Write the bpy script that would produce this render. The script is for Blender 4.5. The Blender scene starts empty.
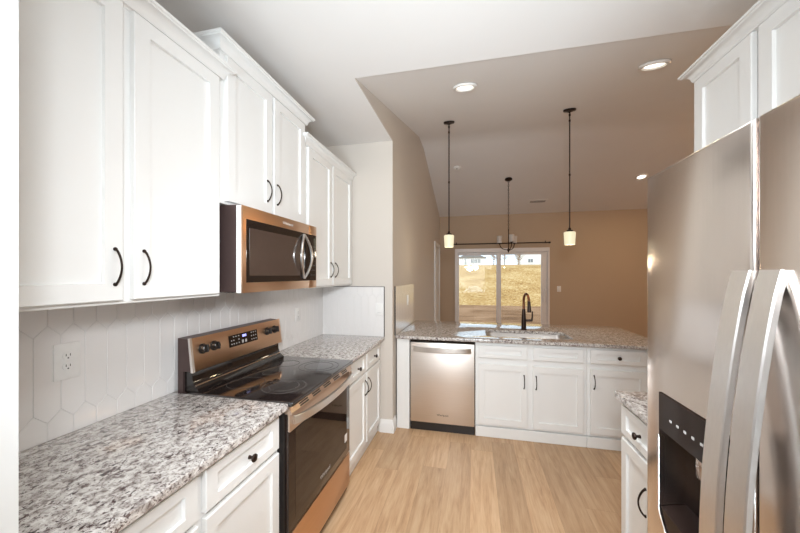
import bpy, bmesh, math, random
from math import sin, cos, pi, radians
from mathutils import Vector, Matrix
random.seed(7)
C = bpy.context.scene.collection
SC = bpy.context.scene

# ------------------------------------------------------------------ camera
cam = bpy.data.objects.new('camera', bpy.data.cameras.new('camera')); C.objects.link(cam)
cam.data.sensor_width = 36.0
cam.data.lens = 36.0 * 324.724 / 800
cam.data.shift_y = 8.5 / 800
cam.data.clip_start = 0.02
cam.location = (1.481, 0, 1.503)
cam.rotation_euler = (pi / 2, 0, math.atan((473.772 - 400) / 324.724))
SC.camera = cam

# ------------------------------------------------------------------ world, sun, exposure
w = bpy.data.worlds.new('sky'); SC.world = w; w.use_nodes = True
bg = w.node_tree.nodes['Background']
bg.inputs[0].default_value = (0.72, 0.86, 1.0, 1); bg.inputs[1].default_value = 2.1
def light(name, kind, loc, energy, color=(1, 1, 1), direction=None, **kw):
    d = bpy.data.lights.new(name, kind); o = bpy.data.objects.new(name, d); C.objects.link(o)
    o.location = loc; d.energy = energy; d.color = color
    if direction: o.rotation_euler = Vector(direction).to_track_quat('-Z', 'Y').to_euler()
    for k, v in kw.items(): setattr(d, k, v)
    return o
light('sun', 'SUN', (0, -5, 9), 1.8, (1, .90, .74), (0.25, 0.62, -0.74), angle=radians(1.0))
# photographer's flash and its bounce off the kitchen ceiling, plus added fill lamps
light('flash', 'SPOT', (1.55, -0.12, 1.86), 160.0, (.94, 1, 1.06), (-.16, 1, -.13), spot_size=radians(125), spot_blend=1.0, shadow_soft_size=.13)
light('fill_spot_low', 'SPOT', (1.30, -.12, 1.80), 62.0, (.94, 1, 1.08), (.07, 1, -.26), spot_size=radians(100), spot_blend=.9, shadow_soft_size=.13)  # second spot added low beside the flash to brighten the peninsula fronts
light('bounce_flash', 'AREA', (1.5, -1.6, .6), 31.0, (.78, .96, 1.08), (0, 1, 1), shape='DISK', size=1.0, spread=radians(90))
light('kitchen_fill', 'AREA', (1.5, 1.15, 2.76), 13.0, (.93, .98, 1), (0, .12, -1), shape='RECTANGLE', size=.5, size_y=.5, spread=radians(105))  # unseen overhead lamp added to light fronts and floor; no fixture
light('side_fill', 'AREA', (6.4, 4.6, 1.7), 12.0, (1, .92, .84), (-1, 0, 0), shape='RECTANGLE', size=1.6, size_y=1.5)  # added fill for the great room's left wall; no window opening here
light('rear_fill', 'AREA', (1.5, -2.5, 1.6), 26.0, (.97, .97, .97), (0, 1, 0), shape='RECTANGLE', size=1.8, size_y=1.5)  # added soft frontal fill; the back wall has no opening
light('great_room_fill', 'AREA', (5.0, 4.9, 3.40), 30.0, (1, .56, .26), (-.25, .0, -1), shape='DISK', size=.9)  # unseen warm lamp added to lift the great room's ambient light
vs = SC.view_settings
vs.view_transform = 'Standard'; vs.look = 'None'; vs.gamma = 1.0; vs.use_curve_mapping = False
vs.exposure = 0.0

# ------------------------------------------------------------------ material helpers
class N:
    """small node-tree writer"""
    def __init__(s, name):
        s.m = bpy.data.materials.new(name); s.m.use_nodes = True
        s.t = s.m.node_tree; s.b = s.t.nodes['Principled BSDF']; s.out = s.t.nodes['Material Output']
    def new(s, kind, **kw):
        n = s.t.nodes.new(kind)
        for k, v in kw.items(): setattr(n, k, v)
        return n
    def put(s, sock, v):
        if isinstance(v, bpy.types.NodeSocket): s.t.links.new(v, sock)
        else:
            if hasattr(sock.default_value, '__len__') and len(sock.default_value) == 4 and len(v) == 3: v = (*v, 1)
            sock.default_value = v
    def math(s, op, a, b=0.0, c=None):
        n = s.new('ShaderNodeMath', operation=op); s.put(n.inputs[0], a); s.put(n.inputs[1], b)
        if c is not None: s.put(n.inputs[2], c)
        return n.outputs[0]
    def coord(s, scale=(1, 1, 1), rot=(0, 0, 0)):
        tc = s.new('ShaderNodeTexCoord'); mp = s.new('ShaderNodeMapping')
        s.t.links.new(tc.outputs['Object'], mp.inputs[0]); mp.inputs['Scale'].default_value = scale; mp.inputs['Rotation'].default_value = rot
        return mp.outputs[0]
    def noise(s, vec, scale, detail=3, rough=.5, dist=0.0):
        n = s.new('ShaderNodeTexNoise'); s.put(n.inputs['Vector'], vec)
        n.inputs['Scale'].default_value = scale; n.inputs['Detail'].default_value = detail
        n.inputs['Roughness'].default_value = rough; n.inputs['Distortion'].default_value = dist
        return n.outputs[0]
    def ramp(s, fac, stops):
        n = s.new('ShaderNodeValToRGB'); s.put(n.inputs[0], fac); e = n.color_ramp.elements
        while len(e) < len(stops): e.new(.5)
        for el, (p, c) in zip(e, stops): el.position = p; el.color = (*c, 1) if len(c) == 3 else c
        return n.outputs[0]
    def mix(s, f, a, b):
        n = s.new('ShaderNodeMix', data_type='RGBA'); s.put(n.inputs[0], f); s.put(n.inputs[6], a); s.put(n.inputs[7], b)
        return n.outputs[2]
    def bump(s, h, strength=.1, dist=.01):
        n = s.new('ShaderNodeBump'); s.put(n.inputs['Height'], h); n.inputs['Strength'].default_value = strength; n.inputs['Distance'].default_value = dist
        s.t.links.new(n.outputs[0], s.b.inputs['Normal'])
    def set(s, **kw):
        for k, v in kw.items(): s.put(s.b.inputs[k.replace('_', ' ')], v)
        return s

def paint(name, col, rough=.5, spec=.4, var=.015, bump=.02, bscale=220):
    n = N(name); c = n.coord()
    f = n.noise(c, 3.0, 2)
    n.set(Base_Color=n.mix(f, tuple(x * (1 - var) for x in col), tuple(min(1, x * (1 + var)) for x in col)), Roughness=rough, Specular_IOR_Level=spec)
    if bump: n.bump(n.noise(c, bscale, 2), bump, .002)
    return n.m
def plain(name, col, rough=.4, metal=0.0, var=.06, **kw):
    n = N(name); f = n.noise(n.coord(), 40, 2)
    n.set(Base_Color=n.mix(f, tuple(x * (1 - var) for x in col), tuple(min(1, x * (1 + var)) for x in col)), Roughness=rough, Metallic=metal, **kw)
    return n.m
def steel(name, col, stretch, rough=.3, bump=.008, amp=.05):
    n = N(name); c = n.coord(stretch)
    f = n.noise(c, 160, 3, .55)
    n.set(Base_Color=n.mix(f, tuple(x * .95 for x in col), tuple(min(1, x * 1.05) for x in col)), Metallic=1.0,
          Roughness=n.math('MULTIPLY_ADD', f, amp, rough - amp / 2))
    n.bump(f, bump, .001)
    return n.m
def emit(name, col, strength, rough=.4, base=(.85, .83, .78)):
    n = N(name); f = n.noise(n.coord(), 30, 2)
    n.set(Base_Color=base, Roughness=rough, Emission_Color=n.mix(f, tuple(x * .96 for x in col), col), Emission_Strength=strength)
    return n.m

M = {}
M['cab'] = paint('white_cabinet_paint', (.80, .795, .775), .38, .45, .008, 0)
M['wall'] = paint('warm_wall_paint', (.62, .565, .505), .75, .2)
M['wall_tan'] = paint('tan_far_wall', (.50, .38, .275), .75, .2)  # far wall gets a darker, warmer colour than the other walls
M['ceil'] = paint('ceiling_paint', (.80, .765, .735), .85, .15)
M['trim'] = paint('white_trim_paint', (.80, .79, .77), .4, .4, .008, 0)
M['tile'] = paint('glossy_white_tile', (.78, .755, .735), .10, .5, .02, .012, 25)
M['grout'] = paint('pale_grout', (.73, .71, .69), .9, .1)
M['plate'] = plain('white_plastic', (.80, .785, .76), .35)
M['dark'] = plain('dark_slot_plastic', (.025, .022, .02), .5)
M['orb'] = plain('oil_rubbed_bronze', (.035, .022, .017), .35, .75, .2)
M['copper'] = plain('rubbed_copper_bronze', (.24, .10, .055), .28, .95, .35)
M['iron'] = plain('black_iron', (.02, .017, .015), .45, .3)
M['steel_h'] = steel('brushed_steel_along_y', (.66, .60, .565), (1, .02, 1), .33)
M['steel_x'] = steel('brushed_steel_along_x', (.80, .74, .685), (.02, 1, 1), .44)
M['steel_v'] = steel('brushed_steel_vertical', (.78, .72, .68), (1, 1, .02), .17)
M['steel_b'] = steel('bright_brushed_steel', (.84, .81, .78), (1, 1, .3), .30, 0)
M['bronze'] = steel('reflection_tinted_steel', (.66, .43, .28), (1, .02, 1), .30)  # stainless steel with the copper cast of floor reflections put into its colour
M['steel_warm_l'] = steel('pale_reflection_tinted_steel', (.72, .58, .48), (1, .02, 1), .30)  # paler stainless, same reflected warmth mixed into the colour
M['case'] = plain('brown_painted_steel_case', (.10, .065, .06), .4, .5)
M['bglass'] = plain('black_appliance_glass', (.012, .009, .008), .05, 0, .05, Specular_IOR_Level=.7)
M['dglass'] = plain('oven_door_glass', (.020, .011, .008), .05, 0, .05, Specular_IOR_Level=.55)
M['ceran'] = plain('cooktop_ceramic_glass', (.016, .011, .010), .09, 0, .05, Specular_IOR_Level=1.0)
M['mesh'] = plain('microwave_window_screen', (.06, .04, .032), .14, 0, .05, Specular_IOR_Level=.7)
M['bplast'] = plain('black_plastic', (.018, .015, .014), .3)
M['ring'] = plain('grey_burner_print', (.10, .09, .085), .25)
M['icon'] = plain('white_icon_print', (.45, .43, .41), .5)
M['dbezel'] = plain('dark_dispenser_gloss', (.018, .011, .009), .10, 0, .05, Specular_IOR_Level=.14)
M['blue'] = emit('blue_clock_display', (.05, .12, 1.0), 1.2)
M['shade_lit'] = emit('lit_frosted_glass', (1.0, .92, .62), .72, .4, (.36, .34, .26))
M['shade_off'] = plain('unlit_frosted_glass', (.52, .46, .41), .5)
M['lens'] = emit('lit_led_lens', (1.0, .93, .80), 3.0)
M['white_m'] = plain('white_metal', (.80, .77, .73), .4)
M['vinyl'] = plain('white_vinyl', (.80, .76, .74), .4)
M['concrete'] = paint('patio_concrete', (.62, .61, .60), .9, .2, .1, .1, 60)
M['siding'] = paint('white_siding', (.80, .80, .79), .7, .2)
M['roof'] = paint('grey_shingles', (.25, .24, .24), .9, .1, .15)
M['bark'] = paint('brown_bark', (.33, .22, .13), .9, .1, .2)
M['hpane'] = plain('house_window_glass', (.20, .22, .24), .1)

def granite():
    n = N('speckled_granite'); R = (0, 0, radians(-28))
    c0 = n.coord(); c1 = n.coord((1.0, .78, 1.0), R)
    blot = n.noise(c0, 11, 3, .55)
    cloud = n.ramp(n.noise(c1, 46, 4, .62, .5), [(.34, (.20, .17, .155)), (.44, (.42, .38, .355)), (.53, (.60, .56, .525)), (.69, (.76, .735, .705))])
    a = n.noise(c1, 74, 5, .66, .8)
    fl = n.math('ADD', a, n.math('MULTIPLY', n.math('SUBTRACT', blot, .5), .20))
    fleck = n.ramp(fl, [(.56, (0, 0, 0)), (.595, (1, 1, 1))])
    dark = n.ramp(n.noise(c0, 90, 2), [(.35, (.035, .020, .020)), (.65, (.17, .125, .12))])
    col = n.mix(fleck, cloud, dark)
    b = n.ramp(n.noise(c0, 170, 3, .6), [(.59, (0, 0, 0)), (.63, (1, 1, 1))])
    col = n.mix(n.math('MULTIPLY', b, .75), col, (.10, .05, .045))
    n.set(Base_Color=col, Roughness=.04, Specular_IOR_Level=.75)
    return n.m
M['granite'] = granite()

def oak_floor():
    n = N('oak_plank_floor'); tc = n.new('ShaderNodeTexCoord'); sp = n.new('ShaderNodeSeparateXYZ')
    n.t.links.new(tc.outputs['Object'], sp.inputs[0]); x, y = sp.outputs[0], sp.outputs[1]
    px = n.math('DIVIDE', x, .182); col = n.math('FLOOR', px)
    wn = n.new('ShaderNodeTexWhiteNoise', noise_dimensions='1D'); n.put(wn.inputs['W'], col)
    py = n.math('DIVIDE', n.math('ADD', y, n.math('MULTIPLY', wn.outputs[0], 1.22)), 1.22); row = n.math('FLOOR', py)
    cv = n.new('ShaderNodeCombineXYZ'); n.put(cv.inputs[0], col); n.put(cv.inputs[1], row)
    w2 = n.new('ShaderNodeTexWhiteNoise', noise_dimensions='2D'); n.put(w2.inputs['Vector'], cv.outputs[0])
    off = n.new('ShaderNodeCombineXYZ'); n.put(off.inputs[0], n.math('MULTIPLY', x, 1.0)); n.put(off.inputs[1], n.math('MULTIPLY', y, .075)); n.put(off.inputs[2], n.math('MULTIPLY', w2.outputs[0], 37.0))
    g1 = n.noise(off.outputs[0], 22, 5, .6, 1.2); g2 = n.noise(off.outputs[0], 120, 3, .6)
    grain = n.math('ADD', n.math('MULTIPLY', g1, .7), n.math('MULTIPLY', g2, .3))
    c = n.ramp(grain, [(.30, (.34, .195, .10)), (.46, (.48, .30, .168)), (.60, (.555, .37, .22)), (.78, (.62, .435, .28))])
    tone = n.math('MULTIPLY_ADD', w2.outputs[0], .26, .85)
    hv = n.new('ShaderNodeHueSaturation'); n.put(hv.inputs['Color'], c); n.put(hv.inputs['Value'], tone)
    fx = n.math('FRACT', px); fy = n.math('FRACT', py)
    ex = n.math('LESS_THAN', fx, .010); ey = n.math('LESS_THAN', fy, .0016); seam = n.math('MAXIMUM', ex, ey)
    n.set(Base_Color=n.mix(n.math('MULTIPLY', seam, .45), hv.outputs[0], (.20, .11, .055)), Roughness=n.math('MULTIPLY_ADD', g1, .15, .30), Specular_IOR_Level=.4)
    n.bump(n.math('SUBTRACT', n.math('MULTIPLY', grain, .3), seam), .12, .002)
    return n.m
M['oak'] = oak_floor()

def ground_mat(name, stops, sc, stretch=(1, 1, 1)):
    n = N(name); c = n.coord(stretch); f = n.noise(c, sc, 6, .65)
    f2 = n.noise(n.coord(), .5, 3); g = n.math('MULTIPLY_ADD', f2, .4, n.math('MULTIPLY', f, .8))
    n.set(Base_Color=n.ramp(g, stops), Roughness=.95, Specular_IOR_Level=.05); n.bump(f, .5, .03)
    return n.m
M['straw'] = ground_mat('straw_slope', [(.42, (.13, .065, .022)), (.52, (.36, .205, .075)), (.62, (.47, .30, .125)), (.75, (.62, .46, .25))], 8)
M['soil'] = ground_mat('brown_soil', [(.4, (.075, .034, .016)), (.53, (.20, .105, .052)), (.68, (.34, .20, .115))], 3, (.25, 1.6, 1))

def pane_glass():
    n = N('clear_glass'); n.t.nodes.remove(n.b)
    tr = n.new('ShaderNodeBsdfTransparent'); gl = n.new('ShaderNodeBsdfGlossy'); gl.inputs['Roughness'].default_value = .02
    fr = n.new('ShaderNodeFresnel'); fr.inputs[0].default_value = 1.45; mx = n.new('ShaderNodeMixShader')
    tr.inputs[0].default_value = (.96, .98, .98, 1)
    n.t.links.new(fr.outputs[0], mx.inputs[0]); n.t.links.new(tr.outputs[0], mx.inputs[1]); n.t.links.new(gl.outputs[0], mx.inputs[2]); n.t.links.new(mx.outputs[0], n.out.inputs[0])
    return n.m
M['glass'] = pane_glass()

# ------------------------------------------------------------------ object helpers
BASE = {}
def thing(name, label, cat, loc=(0, 0, 0), group=None):
    o = bpy.data.objects.new(name, None); C.objects.link(o); o.location = loc; o.empty_display_size = .1
    o['label'] = label; o['category'] = cat
    if group: o['group'] = group
    BASE[o.name] = Vector(loc); return o
def obj(name, bm, mat, parent=None, label=None, sharp=32):
    """link a bmesh given in world coordinates as ONE mesh object"""
    base = BASE[parent.name] if parent else Vector((0, 0, 0))
    if bm.verts: bmesh.ops.translate(bm, verts=bm.verts, vec=-base)
    bmesh.ops.recalc_face_normals(bm, faces=bm.faces)
    me = bpy.data.meshes.new(name); bm.to_mesh(me); bm.free()
    for p in me.polygons: p.use_smooth = True
    me.set_sharp_from_angle(angle=radians(sharp))
    me.materials.append(M[mat])
    o = bpy.data.objects.new(name, me); C.objects.link(o)
    if parent: o.parent = parent
    BASE[o.name] = base
    if label: o['label'] = label
    return o
def struct(name, bm, mat, parent=None):
    o = obj(name, bm, mat, parent)
    if not parent: o['kind'] = 'structure'
    return o
def tagged(name, bm, mat, label, cat, group=None):
    o = obj(name, bm, mat); o['label'] = label; o['category'] = cat
    if group: o['group'] = group
    return o
def BM(): return bmesh.new()
def box(bm, x0, x1, y0, y1, z0, z1, bev=0, seg=1):
    t = bmesh.new(); bmesh.ops.create_cube(t, size=1)
    for v in t.verts: v.co = Vector(((x0 + x1) / 2 + v.co.x * (x1 - x0), (y0 + y1) / 2 + v.co.y * (y1 - y0), (z0 + z1) / 2 + v.co.z * (z1 - z0)))
    if bev: bmesh.ops.bevel(t, geom=t.edges[:], offset=bev, segments=seg, affect='EDGES', profile=.5)
    merge(bm, t); return bm
def merge(bm, t):
    me = bpy.data.meshes.new('tmp'); t.to_mesh(me); t.free(); bm.from_mesh(me); bpy.data.meshes.remove(me)
def mp(ori, a, z, n):
    """a along the front, z up, n outward: px faces +x, mx faces -x, my faces -y, py faces +y"""
    return Vector({'px': (n, a, z), 'mx': (-n, a, z), 'my': (a, -n, z), 'py': (a, n, z)}[ori])
def ob(bm, ori, a0, a1, z0, z1, n0, n1, bev=0, seg=1):
    p, q = mp(ori, a0, z0, n0), mp(ori, a1, z1, n1)
    return box(bm, min(p.x, q.x), max(p.x, q.x), min(p.y, q.y), max(p.y, q.y), min(p.z, q.z), max(p.z, q.z), bev, seg)
def shaker(ori, a0, a1, z0, z1, n1, th=.020, w=.057, rec=.012, wz=None):
    """framed door or drawer front with a sunken flat panel; n1 = outer face"""
    bm = BM(); wz = wz or w; e = .0025
    def ring(i, j, n): return [bm.verts.new(mp(ori, *p, n)) for p in ((a0 + i, z0 + j), (a1 - i, z0 + j), (a1 - i, z1 - j), (a0 + i, z1 - j))]
    R = [ring(0, 0, n1 - th), ring(0, 0, n1 - e), ring(e, e, n1), ring(w, wz, n1), ring(w + .0015, wz + .0015, n1 - rec)]
    for A, B in zip(R, R[1:]):
        for k in range(4): bm.faces.new((A[k], A[(k + 1) % 4], B[(k + 1) % 4], B[k]))
    bm.faces.new(R[0]); bm.faces.new(R[-1]); return bm
def frame_dirs(d):
    d = d.normalized(); u = d.orthogonal().normalized(); return u, d.cross(u)
def tube(bm, pts, r, seg=10, sx=1.0):
    pts = [Vector(p) for p in pts]; rr = r if hasattr(r, '__len__') else [r] * len(pts)
    u = None; rings = []
    for i, p in enumerate(pts):
        d = (pts[min(i + 1, len(pts) - 1)] - pts[max(i - 1, 0)]).normalized()
        if u is None: u = d.orthogonal().normalized()
        u = (u - d * u.dot(d)).normalized(); v = d.cross(u)
        rings.append([bm.verts.new(p + (u * cos(2 * pi * k / seg) + v * sin(2 * pi * k / seg) * sx) * rr[i]) for k in range(seg)])
    for A, B in zip(rings, rings[1:]):
        for k in range(seg): bm.faces.new((A[k], A[(k + 1) % seg], B[(k + 1) % seg], B[k]))
    bm.faces.new(rings[0][::-1]); bm.faces.new(rings[-1]); return bm
def lathe(bm, prof, o, axis=(0, 0, 1), seg=24, caps=True):
    """prof: (radius, distance along axis)"""
    o = Vector(o); d = Vector(axis).normalized(); u, v = frame_dirs(d); rings = []
    for r, t in prof: rings.append([bm.verts.new(o + d * t + (u * cos(2 * pi * k / seg) + v * sin(2 * pi * k / seg)) * max(r, 1e-4)) for k in range(seg)])
    for A, B in zip(rings, rings[1:]):
        for k in range(seg): bm.faces.new((A[k], A[(k + 1) % seg], B[(k + 1) % seg], B[k]))
    if caps: bm.faces.new(rings[0][::-1]); bm.faces.new(rings[-1])
    return bm
def ribbon(bm, pts, side, w, th):
    """flat bar swept through pts; side = across direction, th = thickness along the bending plane"""
    pts = [Vector(p) for p in pts]; side = Vector(side).normalized(); rings = []
    for i, p in enumerate(pts):
        d = (pts[min(i + 1, len(pts) - 1)] - pts[max(i - 1, 0)]).normalized(); n = d.cross(side).normalized()
        b = .18 * th; W, T = w / 2, th / 2
        rings.append([bm.verts.new(p + side * x + n * y) for x, y in ((-W, -T + b), (-W + b, -T), (W - b, -T), (W, -T + b), (W, T - b), (W - b, T), (-W + b, T), (-W, T - b))])
    for A, B in zip(rings, rings[1:]):
        for k in range(8): bm.faces.new((A[k], A[(k + 1) % 8], B[(k + 1) % 8], B[k]))
    bm.faces.new(rings[0][::-1]); bm.faces.new(rings[-1]); return bm
def crown(path, prof, inner):
    """moulding run along plan points (mitred); outward = right of travel; prof = (out, z)"""
    bm = BM(); P = [Vector((x, y)) for x, y in path]; rings = []
    for i, p in enumerate(P):
        dirs = []
        if i > 0: dirs.append((P[i] - P[i - 1]).normalized())
        if i < len(P) - 1: dirs.append((P[i + 1] - P[i]).normalized())
        ns = [Vector((d.y, -d.x)) for d in dirs]
        m = ns[0] if len(ns) == 1 else (ns[0] + ns[1]) / (1 + ns[0].dot(ns[1]))
        rings.append([bm.verts.new((p.x + m.x * o, p.y + m.y * o, z)) for o, z in prof])
    n = len(prof)
    for A, B in zip(rings, rings[1:]):
        for k in range(n): bm.faces.new((A[k], A[(k + 1) % n], B[(k + 1) % n], B[k]))
    bm.faces.new(rings[0]); bm.faces.new(rings[-1][::-1]); return bm
def crown_prof(z0, z1, out):
    h = z1 - z0
    pts = [(-.012, z0), (.004, z0), (.006, z0 + .06 * h), (.014, z0 + .10 * h), (.016, z0 + .2 * h)]
    for k in range(7):
        t = k / 6 * pi / 2
        pts.append((.018 + (out - .026) * (1 - cos(t)), z0 + h * (.24 + .50 * sin(t))))
    pts += [(out - .006, z0 + .80 * h), (out, z0 + .84 * h), (out, z1), (-.012, z1)]
    return pts
def slab(name, loops, z0, z1, mat, parent=None, rnd=.004):
    """stone top from plan loops (first outer, others holes), thin rounded edge"""
    cu = bpy.data.curves.new(name, 'CURVE'); cu.dimensions = '2D'; cu.fill_mode = 'BOTH'
    cu.extrude = (z1 - z0) / 2 - rnd; cu.bevel_depth = rnd; cu.bevel_resolution = 2; cu.offset = -rnd
    for L in loops:
        s = cu.splines.new('POLY'); s.points.add(len(L) - 1); s.use_cyclic_u = True
        for pt, (x, y) in zip(s.points, L): pt.co = (x, y, 0, 1)
    o = bpy.data.objects.new(name, cu); C.objects.link(o); bpy.context.view_layer.update()
    me = bpy.data.meshes.new_from_object(o.evaluated_get(bpy.context.evaluated_depsgraph_get()))
    bpy.data.objects.remove(o); bm = BM(); bm.from_mesh(me); bpy.data.meshes.remove(me); bpy.data.curves.remove(cu)
    bmesh.ops.remove_doubles(bm, verts=bm.verts, dist=1e-5)
    bmesh.ops.translate(bm, verts=bm.verts, vec=(0, 0, (z0 + z1) / 2))
    return bm
def rrect(x0, x1, y0, y1, r, seg=6, corners=(1, 1, 1, 1)):
    """plan rectangle, chosen corners rounded: (x0y0, x1y0, x1y1, x0y1)"""
    out = []
    for (cx, cy, a0, sx, sy), on in zip(((x0, y0, pi, 1, 1), (x1, y0, 1.5 * pi, -1, 1), (x1, y1, 0, -1, -1), (x0, y1, .5 * pi, 1, -1)), corners):
        if not on: out.append((cx, cy)); continue
        for k in range(seg + 1):
            a = a0 + k / seg * pi / 2; out.append((cx + sx * r + cos(a) * r, cy + sy * r + sin(a) * r))
    return out
def lettering(txt, size, ori, a, z, n, flip=False, depth=.0004):
    """raised lettering centred at (a, z) on a front; returns a bmesh"""
    cu = bpy.data.curves.new('t', 'FONT'); cu.body = txt; cu.size = size; cu.align_x = 'CENTER'; cu.align_y = 'CENTER'; cu.extrude = depth; cu.resolution_u = 2
    o = bpy.data.objects.new('t', cu); C.objects.link(o); bpy.context.view_layer.update()
    me = bpy.data.meshes.new_from_object(o.evaluated_get(bpy.context.evaluated_depsgraph_get()))
    bpy.data.objects.remove(o); bm = BM(); bm.from_mesh(me); bpy.data.meshes.remove(me); bpy.data.curves.remove(cu)
    sg = {'px': 1, 'mx': -1, 'my': 1, 'py': -1}[ori]
    for v in bm.verts: v.co = mp(ori, a + sg * v.co.x, z + v.co.y, n + v.co.z)
    return bm

# ------------------------------------------------------------------ fittings shared by the cabinets
def pull(ori, a, z, n, parent, L=.116, out=.025):
    bm = BM(); pts = []; r = []
    for k in range(15):
        t = k / 14; pts.append(mp(ori, a, z - L / 2 + L * t, n + .004 + out * sin(pi * t) ** .75)); r.append(.0040 - .0008 * sin(pi * t))
    tube(bm, pts, r, 8, 1.2)
    for s in (-1, 1): lathe(bm, [(.0065, 0), (.0065, .003), (.0045, .006)], mp(ori, a, z + s * L / 2, n), mp(ori, 0, 0, 1), 12)
    return obj('handle', bm, 'orb', parent)
def knob(ori, a, z, n, parent):
    bm = lathe(BM(), [(.008, 0), (.007, .004), (.0055, .012), (.0075, .016), (.0145, .020), (.016, .024), (.0145, .028), (.008, .031), (.001, .032)], mp(ori, a, z, n), mp(ori, 0, 0, 1), 20)
    return obj('knob', bm, 'orb', parent)
def front(kind, ori, a0, a1, z0, z1, n, parent, hardware=None, w=.057, wz=None):
    d = obj(kind, shaker(ori, a0, a1, z0, z1, n, w=w, wz=wz), 'cab', parent)
    if hardware:
        h = hardware
        if h[0] == 'knob': knob(ori, h[1], h[2], n, d)
        else: pull(ori, h[1], h[2], n, d)
    return d
def cab_body(ori, a0, a1, z0, z1, nb, nf, open_top=False):
    if not open_top: return ob(BM(), ori, a0, a1, z0, z1, nb, nf, .0015)
    bm = BM(); ob(bm, ori, a0, a0 + .018, z0, z1, nb, nf); ob(bm, ori, a1 - .018, a1, z0, z1, nb, nf); ob(bm, ori, a0 + .018, a1 - .018, z0, z1, nf - .020, nf)
    ob(bm, ori, a0 + .018, a1 - .018, z0, z0 + .018, nb, nf - .020); ob(bm, ori, a0 + .018, a1 - .018, z0 + .018, z1 - .2, nb, nb + .012); return bm

# ================================================================== SETTING
YW, YP, YE, XW, ZC = 3.0, 3.075, 1.997, .727, 2.783     # return wall, counter front, ceiling edge, great room wall, kitchen ceiling
YF, XR, XG, YB = 7.386, 2.85, 6.5, -2.6
Y1, Z1, Y2, ZF = 4.53, 3.455, 4.97, 2.82
o = struct('floor', box(BM(), -1.52, XG, YB, YF + .15, -.05, 0), 'oak')
struct('wall_left', box(BM(), -.12, 0, .432, YW + .1, 0, ZC + .05), 'wall')
bm = box(BM(), 0, XW, YW, YF, 0, ZC); box(bm, XW - .12, XW, YE, YF, ZC + .045, 3.75); box(bm, XW - .004, XW, YE, YF, ZC, ZC + .046)
struct('wall_return', bm, 'wall')
bm = BM()
DX0, DX1, DZ = 1.075, 3.035, 2.085                       # rough opening of the patio door
box(bm, XW - .12, DX0, YF, YF + .14, 0, 3.0); box(bm, DX1, XG, YF, YF + .14, 0, 3.0); box(bm, DX0, DX1, YF, YF + .14, DZ, 3.0)
struct('wall_far', bm, 'wall_tan')
struct('wall_right', box(BM(), XR, XR + .12, YB, 1.90, 0, ZC), 'wall')
bm = box(BM(), XR, XG, 1.90, YE, 0, ZC); box(bm, XG, XG + .12, YE, YF, 0, 3.6)
struct('wall_side', bm, 'wall')
struct('wall_back', box(BM(), -1.52, XR + .12, YB - .12, YB, 0, ZC), 'wall')
struct('wall_near', box(BM(), -1.4, .655, .31, .432, 0, ZC), 'trim')
struct('wall_hall', box(BM(), -1.52, -1.4, YB, .432, 0, ZC), 'wall')
# ceilings: flat over the kitchen, vault over the great room
bm = box(BM(), -1.52, XR + .12, YB - .1, YE, ZC, ZC + .05); box(bm, -.12, XW - .004, YE - .001, YW + .1, ZC, ZC + .05)
struct('ceiling', bm, 'ceil')
bm = BM(); prof = [(YE - .02, ZC - .005), (Y1, Z1), (Y2, Z1), (YF + .1, ZF - .026)]
lo = [[bm.verts.new((x, y, z + (0.0 if i else .0055))) for i, (y, z) in enumerate(prof)] for x in (XW - .01, XG + .1)]
hi = [[bm.verts.new((x, y, z + .08)) for y, z in prof] for x in (XW - .01, XG + .1)]
for k in range(3):
    bm.faces.new((lo[0][k], lo[1][k], lo[1][k + 1], lo[0][k + 1])); bm.faces.new((hi[0][k], hi[1][k], hi[1][k + 1], hi[0][k + 1]))
for s in (0, 1):
    for k in range(3): bm.faces.new((lo[s][k], lo[s][k + 1], hi[s][k + 1], hi[s][k]))
for k in (0, 3): bm.faces.new((lo[0][k], lo[1][k], hi[1][k], hi[0][k]))
o = struct('ceiling_vault', bm, 'ceil')
bm = box(BM(), XR + .12, XG + .1, YB - .1, YE, ZC, ZC + .05)
def up_z(y): return ZC + (Z1 - ZC) / (Y1 - YE) * (y - YE)
def dn_z(y): return Z1 + (ZF - Z1) / (YF - Y2) * (y - Y2)
# baseboard round the return wall
def base_profile(bm, pts):
    return crown(pts, [(0, 0), (.014, 0), (.014, .085), (.012, .092), (.008, .10), (.0075, .112), (.004, .122), (0, .124)], None)
struct('baseboard_return', base_profile(None, [(.60, YW), (XW, YW), (XW, YP + .03)]), 'trim')
bm = BM(); ob(bm, 'my', DX1 + .08, XG, 0, .12, -YF, -YF + .014, .003); ob(bm, 'my', XW, DX0 - .08, 0, .12, -YF, -YF + .014, .003)
struct('baseboard_far', bm, 'trim')
# door on the great room wall
d = struct('door_2', ob(BM(), 'px', 6.40, 7.12, 0, 2.07, XW, XW + .012, .002), 'trim')
bm = BM(); ob(bm, 'px', 6.31, 6.39, 0, 2.165, XW, XW + .028, .004); ob(bm, 'px', 7.13, 7.21, 0, 2.165, XW, XW + .028, .004); ob(bm, 'px', 6.386, 7.134, 2.08, 2.165, XW, XW + .027, .004)
obj('casing', bm, 'trim', d)

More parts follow.
